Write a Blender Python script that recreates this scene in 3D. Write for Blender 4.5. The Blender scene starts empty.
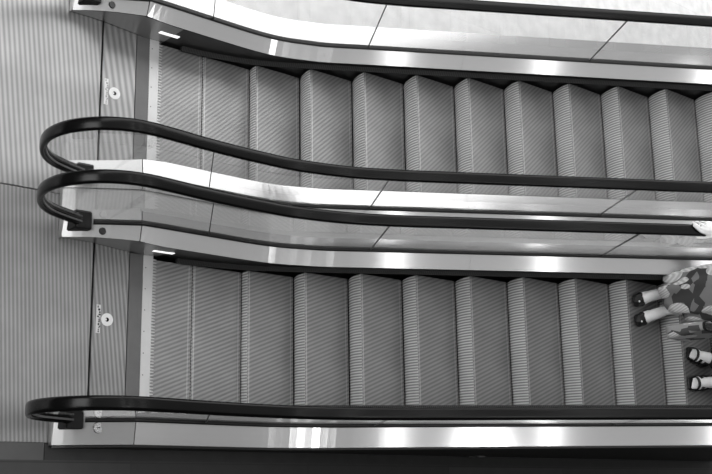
import bpy, bmesh, math, random
from math import sin, cos, pi, radians, sqrt
from mathutils import Vector, Matrix, Euler

random.seed(7)
scene = bpy.context.scene
scene.cycles.use_denoising = True
scene.cycles.sample_clamp_indirect = 4.0
scene.cycles.use_light_tree = False
COL = scene.collection

# ------------------------------------------------------------------ settings
vs = scene.view_settings
vs.view_transform = 'Standard'
vs.look = 'None'
vs.gamma = 1.0
vs.use_curve_mapping = False
vs.exposure = 0.0

# ------------------------------------------------------------------ path of the steps
ANG = radians(30)
LF, RC = 0.225, 1.323
PITCH = 0.4
XC = LF + RC * sin(ANG)
ZC = RC * (1 - cos(ANG))

def zl(x):
    if x < LF: return 0.0
    if x < XC: return RC - sqrt(RC * RC - (x - LF) ** 2)
    return ZC + (x - XC) * math.tan(ANG)

def spath(s):
    if s < LF: return s, 0.0
    L = RC * ANG
    if s < LF + L:
        t = (s - LF) / RC
        return LF + RC * sin(t), RC * (1 - cos(t))
    d = s - LF - L
    return XC + d * cos(ANG), ZC + d * sin(ANG)

def catmull(pts, n=6):
    out = []
    P = [pts[0]] + list(pts) + [pts[-1]]
    for i in range(1, len(P) - 2):
        p0, p1, p2, p3 = P[i - 1], P[i], P[i + 1], P[i + 2]
        for k in range(n):
            t = k / n
            out.append(tuple(0.5 * ((2 * p1[j]) + (-p0[j] + p2[j]) * t + (2 * p0[j] - 5 * p1[j] + 4 * p2[j] - p3[j]) * t * t
                                    + (-p0[j] + 3 * p1[j] - 3 * p2[j] + p3[j]) * t ** 3) for j in range(len(p1))))
    out.append(tuple(pts[-1]))
    return out

XEND = 6.4
XF = -.675
LIP_K = [(-.27, .296), (-.1, .2975), (0, .2965), (.2, .294), (.4, .292), (.55, .2935),
         (.7, .303), (.82, .326), (.93, .363), (1.1, zl(1.1) + .13), (1.3, zl(1.3) + .13), (1.6, zl(1.6) + .13), (2.2, zl(2.2) + .13), (3.0, zl(3.0) + .13), (4.0, zl(4.0) + .13), (5.2, zl(5.2) + .13), (XEND, zl(XEND) + .13)]
LIP_S = [(XF, .040), (-.60, .098), (-.45, .192)] + catmull(LIP_K, 8)

def inset(x):
    t = min(1, max(0, (-.05 - x) / .5))
    return .032 * t * t * (3 - 2 * t)

def zlip(x):
    S = LIP_S
    if x <= S[0][0]: return S[0][1]
    for a, b in zip(S, S[1:]):
        if x <= b[0]:
            t = (x - a[0]) / max(1e-9, b[0] - a[0])
            return a[1] + t * (b[1] - a[1])
    return S[-1][1]

RAIL_K = [(-.565, .135), (-.66, .185), (-.764, .235), (-.893, .315), (-1.0, .44), (-1.075, .605), (-1.095, .765), (-1.06, .918), (-.962, 1.05),
          (-.83, 1.125), (-.69, 1.145), (-.5, 1.13), (-.33, 1.11), (-.12, 1.095), (.12, 1.09), (.36, 1.10), (.69, 1.182), (1.0, zl(1.0) + 1.08),
          (1.4, zl(1.4) + 1.078), (2.2, zl(2.2) + 1.078), (3.2, zl(3.2) + 1.078), (4.2, zl(4.2) + 1.078), (5.2, zl(5.2) + 1.078), (XEND, zl(XEND) + 1.078)]
RAIL_S = catmull(RAIL_K, 8)

def zrail(x):            # height of the upper run
    S = RAIL_S[10 * 8:]
    for a, b in zip(S, S[1:]):
        if x <= b[0]:
            t = (x - a[0]) / max(1e-9, b[0] - a[0])
            return a[1] + t * (b[1] - a[1])
    return S[-1][1]

# ------------------------------------------------------------------ materials
def new_mat(name):
    m = bpy.data.materials.new(name)
    m.use_nodes = True
    nt = m.node_tree
    b = nt.nodes['Principled BSDF']
    return m, nt, b

def g3(v): return (v, v, v, 1)

def plain(name, v, rough=.5, metal=0.0, spec=.5, noise=0.0, nscale=20.0, aniso=0.0):
    m, nt, b = new_mat(name)
    b.inputs['Base Color'].default_value = g3(v)
    b.inputs['Roughness'].default_value = rough
    b.inputs['Metallic'].default_value = metal
    b.inputs['Specular IOR Level'].default_value = spec
    if noise:
        tc = nt.nodes.new('ShaderNodeTexCoord')
        n = nt.nodes.new('ShaderNodeTexNoise'); n.inputs['Scale'].default_value = nscale; n.inputs['Detail'].default_value = 4
        r = nt.nodes.new('ShaderNodeMapRange')
        r.inputs['To Min'].default_value = v * (1 - noise); r.inputs['To Max'].default_value = v * (1 + noise)
        nt.links.new(tc.outputs['Object'], n.inputs['Vector'])
        nt.links.new(n.outputs['Fac'], r.inputs['Value'])
        nt.links.new(r.outputs['Result'], b.inputs['Base Color'])
    return m

def math_node(nt, op, a, b=None, c=None):
    n = nt.nodes.new('ShaderNodeMath'); n.operation = op
    for i, v in enumerate((a, b, c)):
        if v is None: continue
        if isinstance(v, (int, float)): n.inputs[i].default_value = v
        else: nt.links.new(v, n.inputs[i])
    return n.outputs[0]

def ribbed(name, vlo, vhi, kx, ky, kz, period, rough=.42, metal=.35, wear=.12, bump=.25, lines=None, duty=1.0):
    """ribbed metal: groove shade painted as dark stripes across direction (kx,ky,kz) in object space, plus light edge lines at object x in `lines`"""
    m, nt, b = new_mat(name)
    tc = nt.nodes.new('ShaderNodeTexCoord')
    sp = nt.nodes.new('ShaderNodeSeparateXYZ')
    nt.links.new(tc.outputs['Object'], sp.inputs[0])
    u = math_node(nt, 'MULTIPLY', sp.outputs[0], kx)
    u = math_node(nt, 'MULTIPLY_ADD', sp.outputs[1], ky, u)
    u = math_node(nt, 'MULTIPLY_ADD', sp.outputs[2], kz, u)
    ph = math_node(nt, 'MULTIPLY', u, 2 * pi / period)
    s = math_node(nt, 'SINE', ph)
    s = math_node(nt, 'MULTIPLY_ADD', s, .5, .5)
    if duty != 1.0: s = math_node(nt, 'POWER', s, duty)
    n = nt.nodes.new('ShaderNodeTexNoise'); n.inputs['Scale'].default_value = 3.5; n.inputs['Detail'].default_value = 3
    nt.links.new(tc.outputs['Object'], n.inputs['Vector'])
    w = nt.nodes.new('ShaderNodeMapRange'); w.inputs['To Min'].default_value = 1 - wear; w.inputs['To Max'].default_value = 1 + wear
    w.inputs['From Min'].default_value = .3; w.inputs['From Max'].default_value = .7
    nt.links.new(n.outputs['Fac'], w.inputs['Value'])
    v = math_node(nt, 'MULTIPLY_ADD', s, vhi - vlo, vlo)  # shade of the grooves put into the colour as darker stripes
    v = math_node(nt, 'MULTIPLY', v, w.outputs['Result'])
    if lines:
        for lx, lw, gain in lines:
            d = math_node(nt, 'SUBTRACT', sp.outputs[0], lx)
            d = math_node(nt, 'ABSOLUTE', d)
            k = math_node(nt, 'LESS_THAN', d, lw)
            v = math_node(nt, 'MULTIPLY_ADD', k, gain, v)
    nt.links.new(v, b.inputs['Base Color'])
    b.inputs['Roughness'].default_value = rough
    b.inputs['Metallic'].default_value = metal
    if bump:
        bp = nt.nodes.new('ShaderNodeBump'); bp.inputs['Strength'].default_value = bump; bp.inputs['Distance'].default_value = .004
        nt.links.new(s, bp.inputs['Height']); nt.links.new(bp.outputs['Normal'], b.inputs['Normal'])
    return m

def brushed(name, v, rough=.25, metal=.9, streak=.06):
    m, nt, b = new_mat(name)
    tc = nt.nodes.new('ShaderNodeTexCoord')
    mp = nt.nodes.new('ShaderNodeMapping'); mp.inputs['Scale'].default_value = (.8, 60, 60)
    n = nt.nodes.new('ShaderNodeTexNoise'); n.inputs['Scale'].default_value = 1.0; n.inputs['Detail'].default_value = 3
    nt.links.new(tc.outputs['Object'], mp.inputs[0]); nt.links.new(mp.outputs[0], n.inputs['Vector'])
    r = nt.nodes.new('ShaderNodeMapRange'); r.inputs['To Min'].default_value = v * (1 - streak); r.inputs['To Max'].default_value = v * (1 + streak)
    nt.links.new(n.outputs['Fac'], r.inputs['Value']); nt.links.new(r.outputs['Result'], b.inputs['Base Color'])
    b.inputs['Roughness'].default_value = rough
    b.inputs['Metallic'].default_value = metal
    return m

def glass_mat(name):
    m, nt, b = new_mat(name)
    nt.nodes.remove(b)
    out = nt.nodes['Material Output']
    tr = nt.nodes.new('ShaderNodeBsdfTransparent'); tr.inputs[0].default_value = (.93, .93, .93, 1)
    gl = nt.nodes.new('ShaderNodeBsdfGlossy'); gl.inputs['Roughness'].default_value = .02; gl.inputs[0].default_value = (1, 1, 1, 1)
    fr = nt.nodes.new('ShaderNodeFresnel'); fr.inputs[0].default_value = 1.5
    mx = nt.nodes.new('ShaderNodeMixShader')
    ge = nt.nodes.new('ShaderNodeNewGeometry')
    k = math_node(nt, 'MULTIPLY', fr.outputs[0], math_node(nt, 'SUBTRACT', 1.0, ge.outputs['Backfacing']))
    nt.links.new(k, mx.inputs[0]); nt.links.new(tr.outputs[0], mx.inputs[1]); nt.links.new(gl.outputs[0], mx.inputs[2])
    nt.links.new(mx.outputs[0], out.inputs[0])
    return m

def tile_mat(name, v, tile_x, tile_y, groove=.5, rough=.35, var=.35, x0=0.0, y0=0.0):
    m, nt, b = new_mat(name)
    tc = nt.nodes.new('ShaderNodeTexCoord')
    mp = nt.nodes.new('ShaderNodeMapping'); mp.inputs['Location'].default_value = (x0, y0, 0)
    br = nt.nodes.new('ShaderNodeTexBrick')
    br.offset = 0.0
    br.inputs['Scale'].default_value = 1.0
    br.inputs['Brick Width'].default_value = tile_x; br.inputs['Row Height'].default_value = tile_y
    br.inputs['Mortar Size'].default_value = .004
    br.inputs['Color1'].default_value = g3(v * (1 - var)); br.inputs['Color2'].default_value = g3(v * (1 + var)); br.inputs['Mortar'].default_value = g3(v * groove)
    n = nt.nodes.new('ShaderNodeTexNoise'); n.inputs['Scale'].default_value = 9; n.inputs['Detail'].default_value = 6
    r = nt.nodes.new('ShaderNodeMapRange'); r.inputs['To Min'].default_value = .75; r.inputs['To Max'].default_value = 1.25
    mx = nt.nodes.new('ShaderNodeMix'); mx.data_type = 'RGBA'; mx.blend_type = 'MULTIPLY'; mx.inputs[0].default_value = 1
    nt.links.new(tc.outputs['Object'], mp.inputs[0]); nt.links.new(mp.outputs[0], br.inputs['Vector'])
    nt.links.new(tc.outputs['Object'], n.inputs['Vector']); nt.links.new(n.outputs['Fac'], r.inputs['Value'])
    nt.links.new(br.outputs['Color'], mx.inputs[6]); nt.links.new(r.outputs['Result'], mx.inputs[7])
    nt.links.new(mx.outputs[2], b.inputs['Base Color'])
    b.inputs['Roughness'].default_value = rough
    return m

def leaf_print(name, dark, light, scale=9.0, thresh=.42, keep=.38):
    """printed cloth: pale leaf shapes with fine veins on a grey ground"""
    m, nt, b = new_mat(name)
    tc = nt.nodes.new('ShaderNodeTexCoord')
    mp = nt.nodes.new('ShaderNodeMapping'); mp.inputs['Scale'].default_value = (1, 1, .62); mp.inputs['Rotation'].default_value = (.5, .3, .7)
    v = nt.nodes.new('ShaderNodeTexVoronoi'); v.inputs['Scale'].default_value = scale
    nt.links.new(tc.outputs['Object'], mp.inputs[0]); nt.links.new(mp.outputs[0], v.inputs['Vector'])
    a = math_node(nt, 'LESS_THAN', v.outputs['Distance'], thresh)
    wv = nt.nodes.new('ShaderNodeTexWave'); wv.inputs['Scale'].default_value = 22; wv.inputs['Distortion'].default_value = 1.5
    nt.links.new(mp.outputs[0], wv.inputs['Vector'])
    vein = nt.nodes.new('ShaderNodeMapRange'); vein.inputs['To Min'].default_value = .72; vein.inputs['To Max'].default_value = 1.05
    nt.links.new(wv.outputs['Fac'], vein.inputs['Value'])
    lf = math_node(nt, 'MULTIPLY', vein.outputs['Result'], light)
    sc = nt.nodes.new('ShaderNodeSeparateColor'); nt.links.new(v.outputs['Color'], sc.inputs[0])
    pick = math_node(nt, 'GREATER_THAN', sc.outputs[0], keep)
    a = math_node(nt, 'MULTIPLY', a, pick)
    v2 = nt.nodes.new('ShaderNodeTexVoronoi'); v2.inputs['Scale'].default_value = scale * 1.5
    nt.links.new(tc.outputs['Object'], v2.inputs['Vector'])
    sc2 = nt.nodes.new('ShaderNodeSeparateColor'); nt.links.new(v2.outputs['Color'], sc2.inputs[0])
    base = math_node(nt, 'MULTIPLY_ADD', math_node(nt, 'GREATER_THAN', sc2.outputs[1], .6), -dark * .75, dark)
    inv = math_node(nt, 'SUBTRACT', 1.0, a)
    col = math_node(nt, 'ADD', math_node(nt, 'MULTIPLY', lf, a), math_node(nt, 'MULTIPLY', base, inv))
    nt.links.new(col, b.inputs['Base Color'])
    b.inputs['Roughness'].default_value = .8
    return m

M = {}
M['tread_lower'] = ribbed('tread_metal_lower', .26, .42, -.40, 1, 0, .0285, rough=.42, metal=.7, wear=.10, bump=.12, lines=[(.016, .0045, .22), (.372, .004, .16)])
M['riser_lower'] = ribbed('riser_metal_lower', .26, .86, 0, 1, 0.05, .0195, rough=.5, metal=.05, wear=.06)
M['tread_upper'] = ribbed('tread_metal_upper', .29, .43, -.85, 1, 0, .034, rough=.42, metal=.7, wear=.14, bump=.12, lines=[(.016, .0045, .22), (.372, .004, .16)])
M['riser_upper'] = ribbed('riser_metal_upper', .30, .86, 0, 1, 0.05, .0195, rough=.5, metal=.05, wear=.06)
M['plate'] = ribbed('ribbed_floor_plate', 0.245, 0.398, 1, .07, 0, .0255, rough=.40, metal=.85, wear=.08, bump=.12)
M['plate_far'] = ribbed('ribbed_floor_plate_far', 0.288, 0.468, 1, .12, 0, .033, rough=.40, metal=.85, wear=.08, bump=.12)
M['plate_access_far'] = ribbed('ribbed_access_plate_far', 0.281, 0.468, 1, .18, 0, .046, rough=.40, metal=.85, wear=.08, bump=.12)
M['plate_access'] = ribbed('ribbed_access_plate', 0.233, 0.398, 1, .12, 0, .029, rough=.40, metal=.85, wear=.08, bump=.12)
M['frame'] = plain('frame_steel', .17, .5, .4, noise=.12, nscale=12)
M['comb'] = plain('comb_aluminium', .72, .4, .4, noise=.08, nscale=15)
M['newel'] = brushed('brushed_newel', .58, .32, .9, .03)
M['deck'] = brushed('brushed_deck', .60, .11, .68, .02)
M['skirt'] = plain('dark_skirt', .02, .3, .0)
M['skirt_steel'] = brushed('skirt_steel', .45, .3, .8, .04)
M['brush'] = ribbed('brush_bristles', .004, .05, 1, 0, 0, .012, rough=.8, metal=0, wear=.2, bump=0)
M['rim'] = plain('black_trim', .006, .5, spec=.3)
M['gasket'] = plain('black_gasket', .008, .35)
M['rubber'] = plain('black_rubber', .004, .22, spec=.22)
M['track'] = plain('track_metal', .22, .35, .6)
M['glass'] = glass_mat('clear_glass')
M['joint'] = plain('joint_seal', .02, .4)
M['lamp'] = None
M['button'] = plain('button_dark', .02, .3)
M['key'] = plain('key_switch_metal', .62, .25, .8)
M['white'] = plain('white_enamel', .90, .5)
M['sticker'] = plain('sticker_grey', .35, .5)
M['cladding'] = plain('dark_cladding', .020, .4, noise=.3, nscale=6)
M['trim'] = plain('kerb_metal', .11, .4, .3, noise=.15, nscale=8)
M['trim_dark'] = plain('kerb_dark', .035, .4, .2, noise=.3, nscale=10)
M['stone'] = tile_mat('dark_stone_tiles', .042, 1.4, 1.3, x0=.12, y0=.3)
M['pale'] = tile_mat('pale_floor_tiles', .88, 1.2, 1.2, groove=.9, var=.03, rough=.4)
M['infill'] = brushed('infill_metal', .58, .3, .7)
M['skin'] = plain('skin', .92, .5, noise=.06, nscale=30)
M['hair'] = plain('dark_hair', .02, .45, noise=.3, nscale=60)
M['shoe'] = plain('black_leather', .012, .35)
M['print'] = leaf_print('leaf_print_cloth', .26, .86, 9.0, .52, .30)
M['bagprint'] = leaf_print('leaf_print_bag', .42, .86, 9.5, .58, .18)
M['black_cloth'] = plain('black_cloth', .014, .85, noise=.3, nscale=40)
M['grey_cloth'] = plain('grey_cloth', .10, .85, noise=.2, nscale=40)
m, nt, b = new_mat('comb_lamp_glow'); b.inputs['Emission Color'].default_value = (1, 1, 1, 1); b.inputs['Emission Strength'].default_value = 1.0; b.inputs['Base Color'].default_value = g3(.8); M['lamp'] = m

# ------------------------------------------------------------------ helpers
def tag(o, label=None, cat=None, group=None, kind=None):
    if label: o['label'] = label
    if cat: o['category'] = cat
    if group: o['group'] = group
    if kind: o['kind'] = kind
    return o

def obj(name, bm, mat, parent=None, loc=None, smooth=False):
    me = bpy.data.meshes.new(name)
    bmesh.ops.recalc_face_normals(bm, faces=bm.faces)
    bm.to_mesh(me); bm.free()
    if smooth:
        for p in me.polygons: p.use_smooth = True
    mats = mat if isinstance(mat, (list, tuple)) else [mat]
    for mm in mats: me.materials.append(mm)
    o = bpy.data.objects.new(name, me)
    COL.objects.link(o)
    if loc: o.location = loc
    if parent: o.parent = parent
    return o

def empty(name, loc=(0, 0, 0)):
    o = bpy.data.objects.new(name, None)
    o.empty_display_size = .1
    o.location = loc
    COL.objects.link(o)
    return o

def copy_tree(o, parent=None):
    c = o.copy(); COL.objects.link(c)
    if parent: c.parent = parent
    for ch in [x for x in list(COL.objects) if x.parent == o]:
        copy_tree(ch, c)
    return c

def box(bm, x0, x1, y0, y1, z0, z1, bev=0.0):
    vs_ = [bm.verts.new((x, y, z)) for x in (x0, x1) for y in (y0, y1) for z in (z0, z1)]
    F = [(0, 1, 3, 2), (4, 6, 7, 5), (0, 4, 5, 1), (2, 3, 7, 6), (0, 2, 6, 4), (1, 5, 7, 3)]
    fs = [bm.faces.new([vs_[i] for i in f]) for f in F]
    if bev:
        es = list({e for f in fs for e in f.edges})
        bmesh.ops.bevel(bm, geom=es, offset=bev, segments=2, affect='EDGES')
    return bm

def strip(bm, xs, prof, closed=False, cap=False):
    """sweep: prof(x) -> list of (y, z); consecutive sections joined"""
    rows = []
    for x in xs:
        rows.append([bm.verts.new((x, y, z)) for y, z in prof(x)])
    n = len(rows[0])
    for a, b_ in zip(rows, rows[1:]):
        for i in range(n if closed else n - 1):
            j = (i + 1) % n
            bm.faces.new((a[i], a[j], b_[j], b_[i]))
    if cap and closed:
        bm.faces.new(rows[0]); bm.faces.new(list(reversed(rows[-1])))
    return bm

def disc(bm, c, r, h, n=24, r2=None):
    """upright short cylinder"""
    r2 = r if r2 is None else r2
    a = [bm.verts.new((c[0] + r * cos(2 * pi * i / n), c[1] + r * sin(2 * pi * i / n), c[2])) for i in range(n)]
    t = [bm.verts.new((c[0] + r2 * cos(2 * pi * i / n), c[1] + r2 * sin(2 * pi * i / n), c[2] + h)) for i in range(n)]
    for i in range(n):
        j = (i + 1) % n
        bm.faces.new((a[i], a[j], t[j], t[i]))
    bm.faces.new(list(reversed(a))); bm.faces.new(t)
    return bm

def ringdisc(bm, c, r0, r1, h, n=28):
    rows = []
    for r, z in ((r0, 0), (r0, h), (r1, h), (r1, 0)):
        rows.append([bm.verts.new((c[0] + r * cos(2 * pi * i / n), c[1] + r * sin(2 * pi * i / n), c[2] + z)) for i in range(n)])
    for k in range(4):
        A, B = rows[k], rows[(k + 1) % 4]
        for i in range(n):
            j = (i + 1) % n
            bm.faces.new((A[i], A[j], B[j], B[i]))
    return bm

def sweep_xz(bm, path, y, prof, cap=True):
    """sweep a closed profile [(lateral y, normal offset)] along an XZ path"""
    rows = []
    for i, p in enumerate(path):
        a = path[max(0, i - 1)]; b_ = path[min(len(path) - 1, i + 1)]
        tx, tz = b_[0] - a[0], b_[1] - a[1]
        L = math.hypot(tx, tz) or 1e-9
        tx, tz = tx / L, tz / L
        nx, nz = -tz, tx
        rows.append([bm.verts.new((p[0] + nx * n_, y + l, p[1] + nz * n_)) for l, n_ in prof])
    k = len(prof)
    for A, B in zip(rows, rows[1:]):
        for i in range(k):
            j = (i + 1) % k
            bm.faces.new((A[i], A[j], B[j], B[i]))
    if cap:
        bm.faces.new(rows[0]); bm.faces.new(list(reversed(rows[-1])))
    return bm

def xs_range(a, b_, step=.06):
    n = max(2, int(round((b_ - a) / step)) + 1)
    return [a + (b_ - a) * i / (n - 1) for i in range(n)]

# ------------------------------------------------------------------ escalator steps
STEP_L = PITCH
def riser_profile(n=9, depth=.225):
    out = []
    for i in range(n):
        z = -depth * i / (n - 1)
        out.append((STEP_L - sqrt(max(0, STEP_L ** 2 - z * z)), z))
    return out

def make_step(w, mt, mr):
    root = empty('escalator_step')
    bm = bmesh.new()
    # tread slab with a slightly rounded nose
    pr = [(0.004, -.004), (0.0015, -.0015), (.006, 0), (.394, 0), (.397, -.003), (.397, -.022), (.02, -.022), (.006, -.018)]
    rows = [[bm.verts.new((x, y, z)) for x, z in pr] for y in (0, w)]
    k = len(pr)
    for i in range(k):
        j = (i + 1) % k
        bm.faces.new((rows[0][i], rows[0][j], rows[1][j], rows[1][i]))
    bm.faces.new(rows[0]); bm.faces.new(list(reversed(rows[1])))
    obj('tread', bm, mt, root)
    bm = bmesh.new()
    pf = [p for p in riser_profile() if p[1] <= 0]
    pf = [(x + .003 + .008 * min(1, -z / .2), z - .004) for x, z in pf]
    back = [(x + .016, z) for x, z in reversed(pf)]
    pr = pf + back
    pr[-1] = (pr[-1][0], -.022)
    rows = [[bm.verts.new((x, y, z)) for x, z in pr] for y in (.002, w - .002)]
    k = len(pr)
    for i in range(k):
        j = (i + 1) % k
        bm.faces.new((rows[0][i], rows[0][j], rows[1][j], rows[1][i]))
    bm.faces.new(rows[0]); bm.faces.new(list(reversed(rows[1])))
    obj('riser', bm, mr, root, smooth=False)
    return root

ORD = ['first', 'second', 'third', 'fourth', 'fifth', 'sixth', 'seventh', 'eighth', 'ninth', 'tenth', 'eleventh', 'twelfth', 'thirteenth', 'fourteenth']
def place_steps(y0, w, s0, mt, mr, which, group, extra):
    proto = make_step(w, mt, mr)
    for k in range(0, 14):
        o = proto if k == 0 else copy_tree(proto)
        X, Z = spath(s0 + PITCH * (k - 1))
        o.location = (X, y0, Z - (.0015 if k > 0 else .0015))
        if k == 0:
            lab = f'flat grooved step at the comb plate of the {which}'
        else:
            lab = f'grooved step, {ORD[k]} from the comb of the {which}'
        if k in extra: lab = extra[k]
        tag(o, lab, 'step', group)

LOWER = 'occupied escalator along the dark floor'
UPPER = 'empty escalator along the pale floor'
BY0, BY1 = .06, 1.012
TY0, TY1 = 1.59, 2.54
place_steps(BY0, BY1 - BY0, .303, M['tread_lower'], M['riser_lower'], LOWER, 'steps of the occupied escalator',
            {9: 'grooved metal step under the bare-ankled rider in black flat shoes', 10: 'grooved metal step under the feet in black strappy sandals',
             11: 'grooved metal step just behind and above the sandalled rider, at the frame edge'})
place_steps(TY0, TY1 - TY0, .354, M['tread_upper'], M['riser_upper'], UPPER, 'steps of the empty escalator', {})

# ------------------------------------------------------------------ balustrades
def make_balustrade(key, ys, d, og, oo, od_drop=.004, rise=.022):
    """ys skirt plane, d outward direction, og glass offset, oo outer deck edge offset"""
    root = empty('balustrade', (XF, ys + d * og, 0))
    off = Vector((XF, ys + d * og, 0))
    Y = lambda o: ys + d * o
    def part(name, bm, mat, smooth=False, parent=root):
        if parent is root:
            bmesh.ops.translate(bm, verts=bm.verts, vec=-off)
        o = obj(name, bm, mat, parent, smooth=smooth)
        return o
    XS = xs_range(XF, 1.2, .05) + xs_range(1.25, XEND, .15)
    # skirt: a thin upright panel, dark
    bm = bmesh.new()
    def zb(x): return .006 if x < .03 else zl(x) - .30 * min(1, (x - .03) / .1 + .1)
    strip(bm, XS, lambda x: [(Y(inset(x)), zb(x)), (Y(inset(x)), zlip(x) - .012), (Y(.012 + inset(x)), zlip(x) - .012), (Y(.012 + inset(x)), zb(x))], closed=True, cap=True)
    part('skirt_panel', bm, M['skirt'])
    bm = bmesh.new()
    strip(bm, xs_range(XF + .005, .02, .05), lambda x: [(Y(inset(x) - .003), .007), (Y(inset(x) - .003), max(.012, zlip(x) - .017)), (Y(inset(x) + .0005), max(.012, zlip(x) - .017)), (Y(inset(x) + .0005), .007)], closed=True, cap=True)
    part('skirt_plate', bm, M['skirt_steel'])
    # black rim under the deck edge
    bm = bmesh.new()
    strip(bm, XS, lambda x: [(Y(inset(x) - .006), zlip(x) - .016), (Y(inset(x) - .006), zlip(x) - .004), (Y(inset(x) + .012), zlip(x) - .002), (Y(inset(x) + .012), zlip(x) - .016)], closed=True, cap=True)
    part('rim_strip', bm, M['rim'])
    # bristle brush on the skirt
    bm = bmesh.new()
    xb = xs_range(.16, 1.2, .05) + xs_range(1.25, XEND, .15)
    def hb(x): return zl(x) + min(.045, .02 + max(0, x - .16) * .08)
    strip(bm, xb, lambda x: [(Y(-.001), hb(x) - .012), (Y(-.001), hb(x) + .016), (Y(-.016), hb(x) + .010), (Y(-.034), hb(x) + .002), (Y(-.034), hb(x) - .006)], closed=True, cap=True)
    part('skirt_brush', bm, M['brush'])
    # inner deck
    xd = [x for x in XS if x >= -.27]
    xd = [-.269] + [x for x in xd if x > -.265]
    zi = lambda x: zlip(x)
    zo = lambda x: zlip(x) + (rise if d > 0 or x > 1.1 or key != 'T1' else rise - .008 * min(1, (1.1 - x) / .4))
    dk = lambda x: [(Y(inset(x) - .008), zi(x) - .004), (Y(inset(x) - .008), zi(x)), (Y(og - .017), zo(x)), (Y(og - .017), zo(x) - .006), (Y(inset(x) + .01), zi(x) - .006)]
    bm = bmesh.new(); strip(bm, xd, dk, closed=True, cap=True); part('inner_deck', bm, M['deck'])
    # outer deck
    od = lambda x: [(Y(og + .017), zo(x)), (Y(oo), zo(x) - od_drop), (Y(oo), zo(x) - od_drop - .026), (Y(oo - .006), zo(x) - od_drop - .026), (Y(oo - .006), zo(x) - od_drop - .006), (Y(og + .017), zo(x) - .006)]
    bm = bmesh.new(); strip(bm, xd, od, closed=True, cap=True); part('outer_deck', bm, M['deck'])
    for f_, tag_ in ((dk, 0), (od, 1)):
        bm = bmesh.new()
        strip(bm, [2.0, 2.0015], lambda x: [(y, z + .0006) for y, z in f_(x)][(1 if tag_ == 0 else 0):(3 if tag_ == 0 else 2)])
        o_ = part('deck_seam', bm, M['frame'])
        md_ = o_.modifiers.new('thick', 'SOLIDIFY'); md_.thickness = .0008
    # newel deck: the front end, both sides, with a front face down to the floor
    xn = [x for x in XS if x < -.275] + [-.274]
    bm = bmesh.new()
    strip(bm, xn, lambda x: [(Y(inset(x) - .008), zi(x) - .004), (Y(inset(x) - .008), zi(x)), (Y(og), zo(x)), (Y(oo), zo(x) - od_drop), (Y(oo), .004), (Y(oo - .006), .004), (Y(oo - .006), zo(x) - od_drop - .008), (Y(inset(x) + .012), zi(x) - .008)], closed=True, cap=True)
    y_a, y_b = sorted((Y(.024), Y(oo)))
    box(bm, XF - .004, XF + .001, y_a, y_b, .004, zlip(XF) + .004)
    part('newel_deck', bm, M['newel'])
    # gasket
    bm = bmesh.new()
    xg = [x for x in XS if x > -.545]
    strip(bm, xg, lambda x: [(Y(og - .017), zo(x) - .012), (Y(og - .017), zo(x) + .007), (Y(og - .009), zo(x) + .013), (Y(og + .009), zo(x) + .013), (Y(og + .017), zo(x) + .007), (Y(og + .017), zo(x) - .012)], closed=True, cap=True)
    part('glass_gasket', bm, M['gasket'])
    # glass panels, joints square to the slope
    zg = lambda x: zo(x) + .010
    sl = .60
    def top_of(xb_):
        z0 = zg(xb_)
        t = 0.0
        while t < 1.5:
            x = xb_ - sl * t; z = z0 + t
            if z >= zrail(x) - .018: return (x, z)
            t += .004
        return (xb_, zrail(xb_))
    joints = [.215, 1.365, 2.85, 4.32, 5.79]
    ends = []
    for j in joints + [XEND]:
        ends.append(top_of(j) if j < XEND else (XEND, zrail(XEND) - .018))
    polys = []
    up = [(x, z - .018) for x, z in RAIL_S[80:]]
    # newel loop
    lp = []
    for i, p in enumerate(RAIL_S[:88]):
        a = RAIL_S[max(0, i - 1)]; b_ = RAIL_S[i + 1]
        tx, tz = b_[0] - a[0], b_[1] - a[1]; L = math.hypot(tx, tz)
        # the loop's inside lies to the right of travel
        lp.append((p[0] + tz / L * .018, p[1] - tx / L * .018))
    lp = [p for p in lp if p[0] < -.5 or p[1] > .6]
    pts = lp + [p for p in up if -.66 < p[0] < ends[0][0]] + [ends[0]]
    base = [(x, zg(x)) for x in xs_range(-.48, joints[0] - .002, .06)]
    polys.append(pts + list(reversed(base)))
    prevj, prevt = joints[0], ends[0]
    for j, e in zip(joints[1:] + [XEND], ends[1:]):
        top = [(prevt[0] + .004, prevt[1])] + [p for p in up if prevt[0] + .02 < p[0] < e[0] - .02] + [e]
        base = [(x, zg(x)) for x in xs_range(prevj + .004, j - .001, .08)]
        polys.append(top + list(reversed(base)))
        prevj, prevt = j, e
    for pl in polys:
        bm = bmesh.new()
        A = [bm.verts.new((x, Y(og) - .005, z)) for x, z in pl]
        B = [bm.verts.new((x, Y(og) + .005, z)) for x, z in pl]
        f1 = bm.faces.new(A); f2 = bm.faces.new(list(reversed(B)))
        n = len(pl)
        for i in range(n):
            k = (i + 1) % n
            bm.faces.new((A[i], B[i], B[k], A[k]))
        bmesh.ops.triangulate(bm, faces=[f1, f2])
        part('glass_panel', bm, M['glass'])
    for j, e in zip(joints, ends):
        bm = bmesh.new()
        x0, z0 = j + .001, zg(j); x1, z1 = e[0] + .001, e[1]
        w = .003
        q = [(x0 - w, z0), (x0 + w, z0), (x1 + w, z1), (x1 - w, z1)]
        A = [bm.verts.new((x, Y(og) - .0056, z)) for x, z in q]; B = [bm.verts.new((x, Y(og) + .0056, z)) for x, z in q]
        bm.faces.new(A); bm.faces.new(list(reversed(B)))
        for i in range(4):
            k = (i + 1) % 4
            bm.faces.new((A[i], B[i], B[k], A[k]))
        part('joint_seal', bm, M['joint'])
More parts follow.
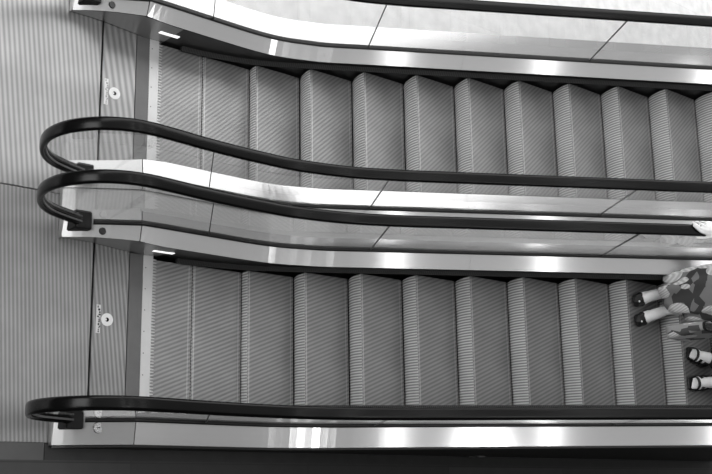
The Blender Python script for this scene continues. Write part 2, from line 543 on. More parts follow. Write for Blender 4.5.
    # guide tracks inside the handrail loop
    for s in (-.016, .016):
        bm = bmesh.new()
        path = [(p[0] + 0, p[1]) for p in RAIL_S[2:100]]
        pr = [(s - .005, -.024), (s + .005, -.024), (s + .005, -.017), (s - .005, -.017)]
        sweep_xz(bm, path, Y(og) + RO, [(l, n_) for l, n_ in pr])
        part('guide_track', bm, M['track'])
    # handrail inlet box
    bm = bmesh.new()
    x0, x1 = -.655, -.545
    box(bm, x0, x1, Y(og) - .058, Y(og) + .058, .03, .185, .006)
    part('handrail_inlet', bm, M['rim'])
    return root, part, Y, zi, zo

RO = .0
def make_handrail(label, y):
    bm = bmesh.new()
    prof = []
    W, H = .039, .018
    for i in range(20):
        a = 2 * pi * i / 20
        c, s = cos(a), sin(a)
        px = math.copysign(abs(c) ** .6, c) * W
        pz = math.copysign(abs(s) ** .8, s) * (H if s > 0 else .019)
        prof.append((px, pz))
    sweep_xz(bm, [(x + .55, z) for x, z in RAIL_S], 0, prof)
    o = obj('handrail', bm, M['rubber'], smooth=True)
    o.location = (-.55, y, 0)
    tag(o, label, 'handrail', 'black escalator handrails')
    return o

BAL = [
    # label, skirt y, dir, glass offset, outer deck offset, rail y, rail label
    ('B1', .050, -1, .106, .254, -.046),
    ('B2', 1.040, 1, .117, .195, 1.159),
    ('T1', 1.585, -1, .125, .205, 1.459),
    ('T2', 2.560, 1, .112, .280, 2.673),
]
bal_label = {
    'B1': 'glass and steel balustrade along the dark tiled floor, four round stickers on its deck',
    'B2': 'glass and steel balustrade beside the occupied steps, carrying the rail the pale hand holds',
    'T1': 'glass and steel balustrade in the middle with the near-white inner deck, beside the empty steps',
    'T2': 'glass and steel balustrade against the bright pale floor',
}
rail_label = {
    'B1': 'straight black rubber handrail along the dark tiled floor',
    'B2': 'black rubber handrail gripped by a pale hand',
    'T1': 'black rubber handrail curving above the near-white deck beside the empty steps',
    'T2': 'black rubber handrail crossing the bright pale floor at the top corner',
}
parts = {}
for key, ys, d, og, oo, ry in BAL:
    RO = ry - (ys + d * og)
    r, part, Y, zi, zo = make_balustrade(key, ys, d, og, oo, .019 if key == 'B1' else .004, .036 if key == 'T2' else .022)
    tag(r, bal_label[key], 'balustrade', 'escalator balustrades')
    parts[key] = (r, part, Y, zi, zo, og, oo, d)
    make_handrail(rail_label[key], ry)

def deck_disc(key, o, x, r, h, name, mat, lift=0.0):
    root, part, Y, zi, zo, og, oo, d = parts[key]
    bm = bmesh.new()
    z = zi(x) + (zo(x) - zi(x)) * min(1, max(0, o / og)) + lift
    disc(bm, (x, Y(o), z), r, h, 24, r * .9)
    return part(name, bm, mat)

for key in ('B2', 'T2'):
    deck_disc(key, .060, -.475, .024, .010, 'call_button', M['button'])
deck_disc('B1', .155, -.46, .034, .008, 'key_switch', M['key'], -.004)
root, part, Y, zi, zo, og, oo, d = parts['B1']
bm = bmesh.new(); box(bm, -.469, -.451, Y(.155) - .003, Y(.155) + .003, zo(-.46) + .003, zo(-.46) + .006); part('key_slot', bm, M['button'])

# comb lamps on the skirts
for key in ('B2', 'T2'):
    root, part, Y, zi, zo, og, oo, d = parts[key]
    bm = bmesh.new(); box(bm, -.085, .065, *sorted((Y(-.005), Y(-.001))), .125, .16, .001)
    o = part('comb_lamp', bm, M['lamp']); o['label'] = 'small lit white bar lamp'

# round stickers on the near balustrade's inner deck
root, part, Y, zi, zo, og, oo, d = parts['B1']
SP = ['first', 'second', 'third', 'fourth']
for i, x in enumerate((-.235, -.145, -.045, .05)):
    zz = zo(x) - .008
    e = empty('round_sticker', (x, Y(.072), zz))
    bm = bmesh.new(); disc(bm, (0, 0, 0), .036, .002, 28); obj('sticker_face', bm, M['white'], e)
    bm = bmesh.new(); ringdisc(bm, (0, 0, .002), .026, .034, .001); obj('sticker_ring', bm, M['sticker'], e)
    tag(e, f'round pale safety sticker on the near steel deck, {SP[i]} from the newel end', 'sticker', 'round safety stickers')

# cover between the two middle balustrades
bm = bmesh.new()
XS = xs_range(XF, 1.2, .06) + xs_range(1.25, XEND, .15)
strip(bm, XS, lambda x: [(1.237, zlip(x) - .02), (1.237, zlip(x) - .008), (1.378, zlip(x) - .008), (1.378, zlip(x) - .02)], closed=True, cap=True)
box(bm, XF - .004, XF + .001, 1.237, 1.378, .004, zlip(XF) - .008)
o = obj('infill_cover', bm, M['infill'])
tag(o, 'long grey metal cover filling the gap between the two middle glass balustrades', 'cover')

# trusses under the steps
def truss(label, y0, y1, outer, oy):
    root = empty('escalator_truss', (0, (y0 + y1) / 2, 0))
    bm = bmesh.new()
    XS = xs_range(-.1, 1.2, .08) + xs_range(1.25, XEND, .15)
    strip(bm, XS, lambda x: [(y0, zl(x) - .55), (y1, zl(x) - .55), (y1, zl(x) - .58), (y0, zl(x) - .58)], closed=True, cap=True)
    bmesh.ops.translate(bm, verts=bm.verts, vec=(0, -(y0 + y1) / 2, 0))
    obj('light_block_pan', bm, M['cladding'], root)  # hidden sheet added to stop light leaking up between the steps
    bm = bmesh.new()
    XS = xs_range(XF + .01, 1.2, .06) + xs_range(1.25, XEND, .15)
    a, b_ = sorted((oy, oy + outer * .012))
    strip(bm, XS, lambda x: [(a, .004), (a, max(.01, zlip(x) - .022)), (b_, max(.01, zlip(x) - .022)), (b_, .004)], closed=True, cap=True)
    bmesh.ops.translate(bm, verts=bm.verts, vec=(0, -(y0 + y1) / 2, 0))
    obj('cladding_panel', bm, M['cladding'], root)
    if outer < 0:
        bm = bmesh.new(); box(bm, 2.86, 2.94, oy - .024 - (y0 + y1) / 2, oy - .0125 - (y0 + y1) / 2, .05, .16, .003)
        obj('cladding_clip', bm, M['track'], root)
    tag(root, label, 'escalator casing')
truss('dark side cladding of the occupied escalator, along the dark tiled floor', .0, 1.2, -1, -.206)
truss('casing of the empty escalator, along the bright pale floor', 1.42, 2.8, 1, 2.842)

# ------------------------------------------------------------------ landing plates
def plate(name, x0, x1, y0, y1, z0, z1, mat, bev=.003):
    bm = bmesh.new()
    box(bm, x0 - (x0 + x1) / 2, x1 - (x0 + x1) / 2, y0 - (y0 + y1) / 2, y1 - (y0 + y1) / 2, z0, z1, bev)
    return obj(name, bm, mat, None, ((x0 + x1) / 2, (y0 + y1) / 2, 0))

def group_plate(y0, y1, sy0, sy1, which, lock_xy, dim):
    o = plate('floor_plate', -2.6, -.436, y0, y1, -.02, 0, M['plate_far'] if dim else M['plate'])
    tag(o, f'large ribbed metal floor plate in front of the {which}', 'floor plate', 'large ribbed floor plates')
    e = empty('access_plate', (-.30, (y0 + y1) / 2, 0))
    bm = bmesh.new(); box(bm, -.122, .122, -(y1 - y0) / 2, (y1 - y0) / 2, -.02, 0, .003)
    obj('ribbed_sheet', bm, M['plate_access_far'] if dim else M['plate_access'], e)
    lx, ly = lock_xy[0] + .30, lock_xy[1] - (y0 + y1) / 2
    bm = bmesh.new(); ringdisc(bm, (lx, ly, .0002), .014, .041, .003); obj('lock_ring', bm, M['white'], e)
    bm = bmesh.new(); disc(bm, (lx, ly, .0002), .0125, .001, 20); obj('lock_hole', bm, M['rim'], e)
    bm = bmesh.new()
    box(bm, lx - .012, lx - .003, ly - .006, ly + .006, .0013, .0025); obj('lock_tongue', bm, M['white'], e)
    # worn embossed marking beside the lock
    bm = bmesh.new(); rnd = random.Random(3)
    yy = ly - .085
    while yy < ly + .085:
        h = rnd.uniform(.008, .02)
        xo = rnd.uniform(-.008, .006)
        box(bm, lx - .062 + xo, lx - .062 + xo + rnd.uniform(.006, .014), yy, yy + h * .7, .0004, .0014)
        yy += h
    mk = obj('worn_marking', bm, M['sticker'] if dim else M['rim'], e)
    bm = bmesh.new(); box(bm, lx - .076, lx - .046, ly - .09, ly + .09, .0001, .0006); obj('marking_patch', bm, M['comb'], e)
    tag(e, f'narrow ribbed plate with round white lock before the {which}', 'floor plate', 'access plates')
    o = plate('frame_plate', -.176, -.079, sy0, sy1, 0.0, .0035, M['frame'], .001)
    tag(o, f'smooth dark grey frame strip before the comb of the {which}', 'frame plate', 'frame strips')
    e = empty('comb_plate', (-.04, (sy0 + sy1) / 2, 0))
    bm = bmesh.new(); box(bm, -.038, .034, -(sy1 - sy0) / 2, (sy1 - sy0) / 2, .001, .006, .0015)
    obj('comb_strip', bm, M['comb'], e)
    bm = bmesh.new(); y = -(sy1 - sy0) / 2 + .02
    while y < (sy1 - sy0) / 2 - .02:
        a = [bm.verts.new(v) for v in ((.034, y - .006, .0055), (.034, y + .006, .0055), (.062, y + .002, .001), (.062, y - .002, .001), (.034, y - .006, .001), (.034, y + .006, .001))]
        bm.faces.new((a[0], a[1], a[2], a[3])); bm.faces.new((a[0], a[3], a[4])); bm.faces.new((a[1], a[5], a[2])); bm.faces.new((a[0], a[4], a[5], a[1])); bm.faces.new((a[4], a[3], a[2], a[5]))
        y += .02
    obj('comb_teeth', bm, M['comb'], e)
    y = -(sy1 - sy0) / 2 + .06
    while y < (sy1 - sy0) / 2 - .04:
        bm = bmesh.new(); disc(bm, (-.02, y, .006), .004, .0008, 10); obj('screw', bm, M['frame'], e); y += .14
    tag(e, f'pale toothed comb plate at the foot of the {which}', 'comb plate', 'comb plates')

group_plate(-.186, 1.347, .052, 1.037, LOWER, (-.322, .585), False)
group_plate(1.353, 3.2, 1.588, 2.557, UPPER, (-.330, 2.10), True)

# dark gully under the seams and the pit edge
bm = bmesh.new(); box(bm, -2.6, -.19, -.19, 3.2, -.05, -.021)
tag(obj('trim_2', bm, M['rim']), 'dark gully under the plate seams', None, None, 'structure')
# kerb strips and floors
bm = bmesh.new(); box(bm, -2.6, -.70, -.29, -.188, -.05, 0, .002)
tag(obj('trim_1', bm, M['trim']), 'grey metal kerb strip', None, None, 'structure')
bm = bmesh.new(); box(bm, -.697, 9, -.29, -.19, -.05, 0, .002)
tag(obj('trim_3', bm, M['trim_dark']), 'dark kerb strip', None, None, 'structure')
bm = bmesh.new(); box(bm, -2.6, 9, -4, -.288, -.06, -.001)
tag(obj('floor', bm, M['stone']), 'dark stone tile floor', None, None, 'structure')
bm = bmesh.new(); box(bm, -.19, 9, 2.86, 9, -.06, -.001)
tag(obj('floor.001', bm, M['pale']), 'bright pale tile floor', None, None, 'structure')
bm = bmesh.new(); box(bm, -2.6, -.195, 3.205, 9, -.06, -.001)
tag(obj('floor.002', bm, M['pale']), 'bright pale tile floor', None, None, 'structure')

# ------------------------------------------------------------------ people
def ico(bm, c, r, sub=2, rot=None):
    m_ = Matrix.Translation(c)
    if rot is not None: m_ = m_ @ rot
    if isinstance(r, (int, float)): r = (r, r, r)
    m_ = m_ @ Matrix.Diagonal((r[0], r[1], r[2], 1))
    bmesh.ops.create_icosphere(bm, subdivisions=sub, radius=1.0, matrix=m_)

def capsule(bm, p, q, r1, r2, n=12):
    p, q = Vector(p), Vector(q)
    d = (q - p)
    if d.length < 1e-6: return
    d.normalize()
    a = d.orthogonal().normalized(); b_ = d.cross(a)
    rows = []
    secs = []
    for k in range(4): 
        t = -pi / 2 + (pi / 2) * k / 4
        secs.append((p, r1, t))
    secs.append((p, r1, 0)); secs.append((q, r2, 0))
    for k in range(1, 4):
        secs.append((q, r2, (pi / 2) * k / 4))
    for c, r, t in secs[1:]:
        rows.append([bm.verts.new(c + d * (r * sin(t)) + (a * cos(2 * pi * i / n) + b_ * sin(2 * pi * i / n)) * r * cos(t)) for i in range(n)])
    v0 = bm.verts.new(p - d * r1); v1 = bm.verts.new(q + d * r2)
    for i in range(n):
        j = (i + 1) % n
        bm.faces.new((v0, rows[0][j], rows[0][i])); bm.faces.new((v1, rows[-1][i], rows[-1][j]))
        for A, B in zip(rows, rows[1:]):
            bm.faces.new((A[i], A[j], B[j], B[i]))

def chain(bm, pts, rs):
    for i in range(len(pts) - 1): capsule(bm, pts[i], pts[i + 1], rs[i], rs[i + 1])

def fuse(name, bm, mat, parent, voxel, loc, smooth_it=3):
    """one continuous skin from overlapping volumes"""
    bmesh.ops.recalc_face_normals(bm, faces=bm.faces)
    bmesh.ops.translate(bm, verts=bm.verts, vec=-Vector(loc))
    me = bpy.data.meshes.new(name + '_raw'); bm.to_mesh(me); bm.free()
    o = bpy.data.objects.new(name, me); COL.objects.link(o)
    md = o.modifiers.new('fuse', 'REMESH'); md.mode = 'VOXEL'; md.voxel_size = voxel; md.use_smooth_shade = True
    ms = o.modifiers.new('soft', 'SMOOTH'); ms.factor = .5; ms.iterations = smooth_it
    dg = bpy.context.evaluated_depsgraph_get()
    me2 = bpy.data.meshes.new_from_object(o.evaluated_get(dg))
    o.modifiers.clear(); o.data = me2; me2.name = name
    for p in me2.polygons: p.use_smooth = True
    me2.materials.clear()
    for mm in (mat if isinstance(mat, (list, tuple)) else [mat]): me2.materials.append(mm)
    o.parent = parent
    return o

def head(bm, c, yaw_dir=Vector((-1, 0, 0))):
    """skull, jaw, nose, ears; faces -X"""
    c = Vector(c)
    ico(bm, c + Vector((.01, 0, .025)), (.094, .076, .10))
    ico(bm, c + Vector((-.02, 0, -.045)), (.068, .058, .075))
    ico(bm, c + Vector((-.045, 0, -.09)), (.035, .036, .028))
    capsule(bm, c + Vector((-.080, 0, .015)), c + Vector((-.103, 0, -.022)), .010, .014)
    for s in (-1, 1):
        ico(bm, c + Vector((.005, s * .078, -.01)), (.022, .010, .033))
        ico(bm, c + Vector((-.072, s * .032, .032)), (.018, .024, .010))
        ico(bm, c + Vector((-.058, s * .040, -.03)), (.026, .022, .022))
    ico(bm, c + Vector((-.082, 0, -.058)), (.012, .026, .007))
    ico(bm, c + Vector((-.080, 0, -.069)), (.012, .022, .008))

def face_parts(c, parent, loc):
    c = Vector(c) - Vector(loc)
    for s in (-1, 1):
        bm = bmesh.new(); ico(bm, c + Vector((-.076, s * .032, .010)), (.012, .015, .010)); obj('eye', bm, M['white'], parent, smooth=True)
        bm = bmesh.new(); ico(bm, c + Vector((-.0855, s * .032, .010)), (.004, .0065, .0065)); obj('iris', bm, M['hair'], parent, smooth=True)

def hairdo(bm, c, length):
    c = Vector(c)
    ico(bm, c + Vector((.022, 0, .040)), (.100, .086, .102), 3)
    ico(bm, c + Vector((-.02, 0, .085)), (.075, .070, .045), 3)
    for s in (-1, 1):
        chain(bm, [c + Vector((.03, s * .07, .03)), c + Vector((.03, s * .082, -.06)), c + Vector((.045, s * .075, -length))], [.035, .032, .02])
    for y in (-.045, 0, .045):
        chain(bm, [c + Vector((.075, y, .02)), c + Vector((.085, y, -.07)), c + Vector((.075, y, -length - .02))], [.045, .04, .025])

def loft(bm, rings, close_top=True, close_bottom=False):
    R_ = [[bm.verts.new(v) for v in r] for r in rings]
    n = len(R_[0])
    for A, B in zip(R_, R_[1:]):
        for i in range(n):
            j = (i + 1) % n
            bm.faces.new((A[i], A[j], B[j], B[i]))
    if close_top: bm.faces.new(R_[-1])
    if close_bottom: bm.faces.new(list(reversed(R_[0])))

def foot(bm, toe, heel, ankle, z, toes=1.0):
    """bare foot lying on z, toes spread; returns frame"""
    T, H, A = Vector((toe[0], toe[1], z)), Vector((heel[0], heel[1], z)), Vector(ankle)
    f = (T - H).normalized(); s = f.cross(Vector((0, 0, 1))).normalized()
    L = (T - H).length
    ball = H + f * (L * .70)
    capsule(bm, H + f * .03 + Vector((0, 0, .034)), H + f * (L * .45) + Vector((0, 0, .036)), .030, .031)
    for k in (-1, 0, 1):
        capsule(bm, H + f * (L * .42) + s * (.012 * k) + Vector((0, 0, .038)), ball + s * (.030 * k) + Vector((0, 0, .024)), .033, .021)
    chain(bm, [ball - f * .02 + Vector((0, 0, .03)), H + f * (L * .36) + Vector((0, 0, .062)), A + f * .012], [.026, .040, .038])
    chain(bm, [H + f * (L * .60) + Vector((0, 0, .046)), H + f * (L * .36) + Vector((0, 0, .070)), A + f * .012 + Vector((0, 0, .02))], [.038, .043, .040])
    chain(bm, [H + f * .035 + Vector((0, 0, .036)), A], [.031, .036])
    for k, (l, r) in enumerate(((.058, .0125), (.056, .0095), (.050, .009), (.042, .0085), (.032, .008))):
        side = 1 if A.y < ball.y + 99 else -1
        o = ball + s * (-.030 + .0155 * k)
        capsule(bm, o + Vector((0, 0, .020)), o + f * (l * toes) + Vector((0, 0, .014)), r * 1.1, r)
    return f, s, L

# ---- rider in leaf print, holding the rail
Z1 = spath(.303 + PITCH * 8)[1] - .0015
Z2 = spath(.303 + PITCH * 9)[1] - .0015
def ground(bm, z):
    for v in bm.verts:
        if v.co.z < z: v.co.z = z

def rider_one():
    loc = (3.39, .86, Z1)
    root = empty('person', loc)
    LV = Vector(loc)
    bm = bmesh.new()
    feet = [((3.175, .845), (3.405, .930), (3.40, .922, Z1 + .10)), ((3.185, .695), (3.405, .790), (3.40, .785, Z1 + .10))]
    foots = []
    for t, h, a in feet:
        foots.append(foot(bm, t, h, a, Z1 + .012, .35))
    hips = [(3.40, .945, Z1 + .84), (3.40, .775, Z1 + .84)]
    for (t, h, a), hp in zip(feet, hips):
        knee = ((a[0] + hp[0]) / 2 - .02, (a[1] + hp[1]) / 2, Z1 + .46)
        calf = (a[0] + .012, a[1], Z1 + .32)
        chain(bm, [a, (a[0], a[1], Z1 + .17), calf, knee, (knee[0] + .01, (knee[1] + hp[1]) / 2, Z1 + .65), hp], [.034, .036, .053, .050, .066, .080])
    ico(bm, (3.40, .86, Z1 + .90), (.115, .165, .12)); ico(bm, (3.395, .86, Z1 + 1.05), (.092, .128, .13)); ico(bm, (3.39, .86, Z1 + 1.22), (.10, .150, .16))
    chain(bm, [(3.40, .70, Z1 + 1.325), (3.395, .86, Z1 + 1.36), (3.40, 1.02, Z1 + 1.325)], [.045, .06, .045])
    chain(bm, [(3.40, .86, Z1 + 1.34), (3.375, .86, Z1 + 1.46)], [.052, .046])
    hc = (3.36, .86, Z1 + 1.515)
    head(bm, hc)
    # right arm forward to the rail
    sl = Vector((cos(ANG), 0, sin(ANG))); nn = Vector((-sin(ANG), 0, cos(ANG))); yy = Vector((0, 1, 0))
    def rp(x, y, n): return Vector((x, 1.159 + y, zrail(x))) + nn * n
    wrist = rp(2.868, -.020, .072)
    chain(bm, [(3.40, 1.03, Z1 + 1.315), (3.20, 1.10, Z1 + 1.10), wrist], [.045, .036, .024])
    # palm
    kn = [rp(2.790, -.034, .040), rp(2.778, -.012, .047), rp(2.786, .010, .047), rp(2.800, .030, .041)]
    for k_ in kn: capsule(bm, wrist + (k_ - wrist) * .12, k_, .016, .0125)
    for a_, b_ in zip(kn, kn[1:]): capsule(bm, a_, b_, .0125, .0125)
    # fingers over the top of the rail and down its far edge
    fing = [
        [kn[0], rp(2.752, -.020, .038), rp(2.730, .006, .031), rp(2.716, .024, .027)],
        [kn[1], rp(2.744, .010, .040), rp(2.727, .034, .030), rp(2.718, .049, .016)],
        [kn[2], rp(2.757, .034, .038), rp(2.744, .052, .022), rp(2.738, .054, .002)],
        [kn[3], rp(2.782, .048, .032), rp(2.772, .056, .016), rp(2.768, .053, .000)],
    ]
    for fg, r0 in zip(fing, (.0095, .0098, .0093, .0083)):
        chain(bm, fg, [r0 * 1.1, r0, r0 * .92, r0 * .85])
    # thumb along the near edge
    chain(bm, [wrist + Vector((-.012, -.010, -.008)), rp(2.815, -.052, .038), rp(2.775, -.059, .018), rp(2.742, -.056, .008)], [.017, .0135, .011, .009])
    # left arm hanging, carrying the bag
    lw = Vector((3.385, .60, Z1 + .80))
    chain(bm, [(3.40, .69, Z1 + 1.315), (3.43, .635, Z1 + 1.06), lw], [.045, .036, .024])
    kl = [lw + Vector((dx, .0, -.085)) for dx in (-.03, -.01, .01, .03)]
    for k_ in kl: capsule(bm, lw + Vector((0, 0, -.01)), k_, .015, .011)
    for i, k_ in enumerate(kl):
        chain(bm, [k_, k_ + Vector((0, -.012, -.035)), k_ + Vector((0, .014, -.055)), k_ + Vector((0, .034, -.035))], [.0095, .009, .0085, .008])
    chain(bm, [lw + Vector((-.015, .01, -.02)), lw + Vector((-.035, .03, -.055)), lw + Vector((-.025, .036, -.085))], [.014, .011, .009])
    ground(bm, Z1 + .004)
    fuse('body', bm, M['skin'], root, .0055, loc)
    face_parts(hc, root, loc)
    bm = bmesh.new(); hairdo(bm, hc, .16); fuse('hair', bm, M['hair'], root, .009, loc)
    # flat shoes: sole, toe cap, heel counter and a pale stud
    for (t, h, a), (f, s, L) in zip(feet, foots):
        T, H = Vector((t[0], t[1], Z1)), Vector((h[0], h[1], Z1))
        bm = bmesh.new()
        for k in range(9):
            u = k / 8
            wd = .030 + .012 * sin(pi * min(1, u * 1.25) * .8)
            for q in (-1, 1):
                pass
        # toe cap and sides as a low hollow slipper
        capsule(bm, H + f * .035 + Vector((0, 0, .018)), H + f * (L * .5) + Vector((0, 0, .016)), .036, .034)
        for q in (-1, 0, 1):
            capsule(bm, H + f * (L * .45) + s * (.010 * q) + Vector((0, 0, .016)), T - f * .035 + s * (.023 * q) + Vector((0, 0, .018)), .030, .026)
        capsule(bm, T - f * .080 + Vector((0, 0, .040)), T - f * .022 + Vector((0, 0, .028)), .033, .026)
        for q in (-1, 1):
            capsule(bm, T - f * .078 + s * (.024 * q) + Vector((0, 0, .034)), T - f * .030 + s * (.017 * q) + Vector((0, 0, .027)), .030, .025)
        capsule(bm, H + f * .02 + Vector((0, 0, .03)), H + f * .012 + Vector((0, 0, .052)), .026, .022)
        ground(bm, Z1 + .001)
        sh = fuse('shoe', bm, M['shoe'], root, .006, loc)
        bm = bmesh.new(); ico(bm, T - f * .022 - s * .006 + Vector((0, 0, .056)) - LV, (.008, .008, .006)); obj('stud', bm, M['white'], sh, smooth=True)
    # long leaf print skirt
    bm = bmesh.new()
    rings = []
    N = 56
    for k in range(14):
        u = k / 13
        ring = []
        for i in range(N):
            a = 2 * pi * i / N
            ca, sa = cos(a), sin(a)
            zb_ = Z1 + .19 + .10 * max(0, -sa) + .02 * sin(3 * a)
            z = zb_ + (Z1 + .98 - zb_) * u
            fold = (1 - u) * (.020 * sin(7 * a) + .010 * sin(11 * a + 1))
            rx = (.155 + fold) * (1 - u) + .112 * u + .03 * sin(pi * u)
            ry = (.165 + fold) * (1 - u) + .140 * u + .045 * sin(pi * u)
            ring.append((3.405 + ca * rx - LV.x, .875 - .01 * u + sa * ry - LV.y, z - LV.z))
        rings.append(ring)
    loft(bm, rings, close_top=False)
    o = obj('skirt', bm, M['print'], root, smooth=True)
    md = o.modifiers.new('cloth', 'SOLIDIFY'); md.thickness = .004
    # short sleeved top
    bm = bmesh.new()
    ico(bm, (3.395, .86, Z1 + 1.02), (.110, .148, .12), 3); ico(bm, (3.39, .86, Z1 + 1.20), (.115, .166, .17), 3)
    chain(bm, [(3.40, .69, Z1 + 1.325), (3.395, .86, Z1 + 1.345), (3.40, 1.03, Z1 + 1.325)], [.056, .068, .056])
    chain(bm, [(3.40, 1.03, Z1 + 1.315), (3.30, 1.065, Z1 + 1.21)], [.056, .052]); chain(bm, [(3.40, .69, Z1 + 1.315), (3.415, .66, Z1 + 1.17)], [.056, .052])
    fuse('blouse', bm, M['print'], root, .01, loc)
    tag(root, 'standing person in pale leaf print skirt and black flat shoes, one hand on the handrail', 'person')
    # the bag hanging from the left hand
    bl = Vector((3.40, .605, Z1 + .22))
    e = empty('tote_bag', bl)
    bm = bmesh.new(); rings = []
    for k in range(10):
        u = k / 9
        hw = .165 + .015 * u; ht = .055 - .02 * u
        ring = []
        for i in range(32):
            a = 2 * pi * i / 32
            ring.append((math.copysign(abs(cos(a)) ** .45, cos(a)) * hw, math.copysign(abs(sin(a)) ** .6, sin(a)) * (ht + .006 * sin(5 * a + 3 * u)), .34 * u + .012 * abs(cos(a)) * (1 - u)))
        rings.append(ring)
    loft(bm, rings, close_top=False, close_bottom=True)
    o = obj('bag_body', bm, M['bagprint'], e, smooth=True)
    md = o.modifiers.new('cloth', 'SOLIDIFY'); md.thickness = .004
    bm = bmesh.new()
    rim_ = []
    for k, z in ((0, .325), (1, .345)):
        rim_.append([(math.copysign(abs(cos(2 * pi * i / 32)) ** .45, cos(2 * pi * i / 32)) * .183, math.copysign(abs(sin(2 * pi * i / 32)) ** .6, sin(2 * pi * i / 32)) * .040, z) for i in range(32)])
    loft(bm, rim_, close_top=False)
    o = obj('bag_trim', bm, M['black_cloth'], e); md = o.modifiers.new('cloth', 'SOLIDIFY'); md.thickness = .005
    for sgn in (-1, 1):
        bm = bmesh.new()
        hx = lw.x - bl.x; hz = lw.z - .122 - bl.z
        chain(bm, [(-.09, sgn * .036, .33), (-.05 + hx * .6, sgn * .020, .42), (hx - .02, sgn * .006, hz), (hx + .02, sgn * .006, hz), (.05 + hx * .6, sgn * .020, .42), (.09, sgn * .036, .33)], [.006] * 6)
        obj('bag_handle', bm, M['black_cloth'], e, smooth=True)
    tag(e, 'leaf print cloth tote bag with black edging, hanging beside the leaf print skirt', 'bag')

def rider_two():
    loc = (3.72, .36, Z2)
    root = empty('person', loc)
    LV = Vector(loc)
    bm = bmesh.new()
    feet = [((3.525, .475), (3.745, .415), (3.735, .42, Z2 + .10)), ((3.505, .245), (3.745, .262), (3.735, .262, Z2 + .10))]
    foots = [foot(bm, t, h, a, Z2 + .018) for t, h, a in feet]
    hips = [(3.73, .44, Z2 + .86), (3.73, .27, Z2 + .86)]
    for (t, h, a), hp in zip(feet, hips):
        knee = ((a[0] + hp[0]) / 2 - .02, (a[1] + hp[1]) / 2, Z2 + .47)
        chain(bm, [a, (a[0], a[1], Z2 + .17), (a[0] + .012, a[1], Z2 + .33), knee, (knee[0] + .01, (knee[1] + hp[1]) / 2, Z2 + .66), hp], [.034, .036, .053, .050, .066, .080])
    cy = .355
    ico(bm, (3.73, cy, Z2 + .92), (.115, .165, .12)); ico(bm, (3.725, cy, Z2 + 1.07), (.092, .128, .13)); ico(bm, (3.72, cy, Z2 + 1.24), (.10, .150, .16))
    chain(bm, [(3.73, cy - .16, Z2 + 1.345), (3.725, cy, Z2 + 1.38), (3.73, cy + .16, Z2 + 1.345)], [.045, .06, .045])
    chain(bm, [(3.73, cy, Z2 + 1.36), (3.705, cy, Z2 + 1.48)], [.052, .046])
    hc = (3.69, cy, Z2 + 1.535)
    head(bm, hc)
    for s in (-1, 1):
        lw = Vector((3.70, cy + s * .235, Z2 + .83))
        chain(bm, [(3.73, cy + s * .17, Z2 + 1.335), (3.755, cy + s * .215, Z2 + 1.08), lw], [.045, .036, .024])
        kl = [lw + Vector((dx, 0, -.085)) for dx in (-.03, -.01, .01, .03)]
        for k_ in kl: capsule(bm, lw + Vector((0, 0, -.01)), k_, .015, .011)
        for i, k_ in enumerate(kl):
            l = (.9, 1.05, 1.0, .8)[i]
            chain(bm, [k_, k_ + Vector((-.004, -s * .004, -.034 * l)), k_ + Vector((-.012, -s * .014, -.060 * l)), k_ + Vector((-.016, -s * .026, -.078 * l))], [.0095, .009, .0085, .008])
        chain(bm, [lw + Vector((-.015, 0, -.02)), lw + Vector((-.045, -s * .012, -.055)), lw + Vector((-.05, -s * .02, -.085))], [.014, .011, .009])
    ground(bm, Z2 + .012)
    fuse('body', bm, M['skin'], root, .0055, loc)
    face_parts(hc, root, loc)
    bm = bmesh.new(); hairdo(bm, hc, .05); fuse('hair', bm, M['hair'], root, .009, loc)
    for (t, h, a), (f, s, L) in zip(feet, foots):
        T, H = Vector((t[0], t[1], Z2)), Vector((h[0], h[1], Z2))
        bm = bmesh.new()
        for q in (-1, 0, 1):
            capsule(bm, H + f * .02 + s * (.008 * q) + Vector((0, 0, .004)), T - f * .02 + s * (.026 * q) + Vector((0, 0, .004)), .032, .026)
        for v in bm.verts: v.co.z = max(Z2 + .001, min(v.co.z, Z2 + .016))
        sh = fuse('sandal', bm, M['shoe'], root, .005, loc, 1)
        for dist, hh, wd in ((.050, .056, .008), (.088, .074, .011), (.150, .098, .026)):
            bm = bmesh.new()
            c = T - f * dist
            rows = []
            for e_ in (-1, 1):
                rows.append([c + f * (e_ * wd) + s * (cos(pi * i / 10) * .058) + Vector((0, 0, .004 + sin(pi * i / 10) ** .7 * (hh + .012 + (-e_) * .006))) - LV for i in range(11)])
            V = [[bm.verts.new(p) for p in r] for r in rows]
            for i in range(10): bm.faces.new((V[0][i], V[0][i + 1], V[1][i + 1], V[1][i]))
            o = obj('strap', bm, M['shoe'], sh, smooth=True)
            md = o.modifiers.new('leather', 'SOLIDIFY'); md.thickness = .004
    # wide black trousers and loose black top
    bm = bmesh.new()
    for (t, h, a), hp in zip(feet, hips):
        k_ = ((a[0] + hp[0]) / 2, (a[1] + hp[1]) / 2, Z2 + .47)
        chain(bm, [(a[0] + .0, a[1], Z2 + .135), (a[0] + .0, a[1], Z2 + .25), k_, hp], [.085, .085, .088, .098])
    ico(bm, (3.73, cy, Z2 + .93), (.125, .178, .13), 3)
    fuse('trousers', bm, M['black_cloth'], root, .01, loc)
    bm = bmesh.new()
    ico(bm, (3.725, cy, Z2 + 1.0), (.130, .178, .16), 3); ico(bm, (3.72, cy, Z2 + 1.22), (.118, .168, .17), 3)
    chain(bm, [(3.73, cy - .165, Z2 + 1.345), (3.725, cy, Z2 + 1.365), (3.73, cy + .165, Z2 + 1.345)], [.056, .068, .056])
    for s in (-1, 1): chain(bm, [(3.73, cy + s * .17, Z2 + 1.335), (3.755, cy + s * .215, Z2 + 1.09), (3.735, cy + s * .225, Z2 + .98)], [.056, .05, .045])
    fuse('top', bm, M['black_cloth'], root, .01, loc)
    tag(root, 'standing person in black clothes and black strappy sandals at the frame edge', 'person')

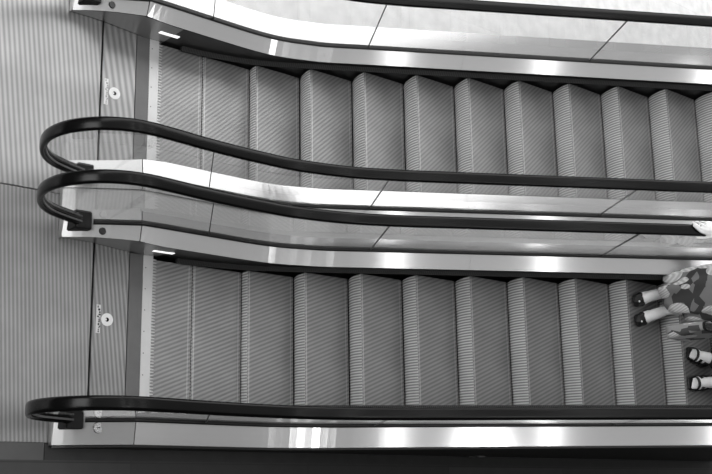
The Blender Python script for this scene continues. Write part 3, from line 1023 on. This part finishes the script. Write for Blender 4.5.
rider_one()
rider_two()

# unseen gallery slab behind the viewer, added to shade the near side
bm = bmesh.new(); box(bm, -12, 12, -9, -1.3, 4.25, 4.6)
tag(obj('shade_slab', bm, M['grey_cloth']), 'unseen gallery slab added for shade', None, None, 'structure')

# ------------------------------------------------------------------ lights
w = bpy.data.worlds.new('world'); scene.world = w; w.use_nodes = True
nt = w.node_tree
bg = nt.nodes['Background']
# a pale ceiling overhead, darker walls round the hall
tc = nt.nodes.new('ShaderNodeTexCoord'); sp = nt.nodes.new('ShaderNodeSeparateXYZ'); nt.links.new(tc.outputs['Generated'], sp.inputs[0])
rp_ = nt.nodes.new('ShaderNodeValToRGB')
el = rp_.color_ramp.elements
el[0].position = 0.0; el[0].color = g3(.05)
el[1].position = .95; el[1].color = g3(.57)
e_ = rp_.color_ramp.elements.new(.35); e_.color = g3(.10)
e_ = rp_.color_ramp.elements.new(.7); e_.color = g3(.36)
nt.links.new(sp.outputs[2], rp_.inputs[0]); nt.links.new(rp_.outputs[0], bg.inputs[0])
bg.inputs[1].default_value = 1.0

def area(name, loc, rot, sx, sy, power, spread=pi):
    L = bpy.data.lights.new(name, 'AREA'); L.shape = 'RECTANGLE'; L.size = sx; L.size_y = sy; L.energy = power; L.spread = spread
    o = bpy.data.objects.new(name, L); o.location = loc; o.rotation_euler = rot; COL.objects.link(o)
    return o

# skylight opening over the far side of the hall
area('skylight', (2.0, 12.1, 9.5), (0, 0, 0), 28, 10, 2650)
# rows of ceiling tubes running across the hall, and one square ceiling panel
for i, x in enumerate((-1.25, 1.1, 3.45)):
    area('ceiling_tube', (x, 1.5, 9.5), (0, 0, 0), .16, 9, 34)
# added fill light from the front, brightens the risers and the riders' feet
area('front_fill', (-12, 1.0, 6.0), (0, radians(-82), 0), 5, 10, 800)
area('ceiling_panel', (.12, -2.0, 9.49), (0, 0, 0), .62, .7, 16)

# ------------------------------------------------------------------ camera
cam = bpy.data.cameras.new('camera'); co = bpy.data.objects.new('camera', cam); COL.objects.link(co)
cam.sensor_width = 36; cam.sensor_fit = 'HORIZONTAL'
cam.lens = 1096.298 * 36 / 712
cam.clip_end = 200
Rm = Matrix.Rotation(-.021, 4, 'Z') @ Matrix.Rotation(-.706, 4, 'Y') @ Matrix.Rotation(.251, 4, 'X')
co.matrix_world = Matrix.Translation((-3.583, -.560, 6.218)) @ Rm
scene.camera = co
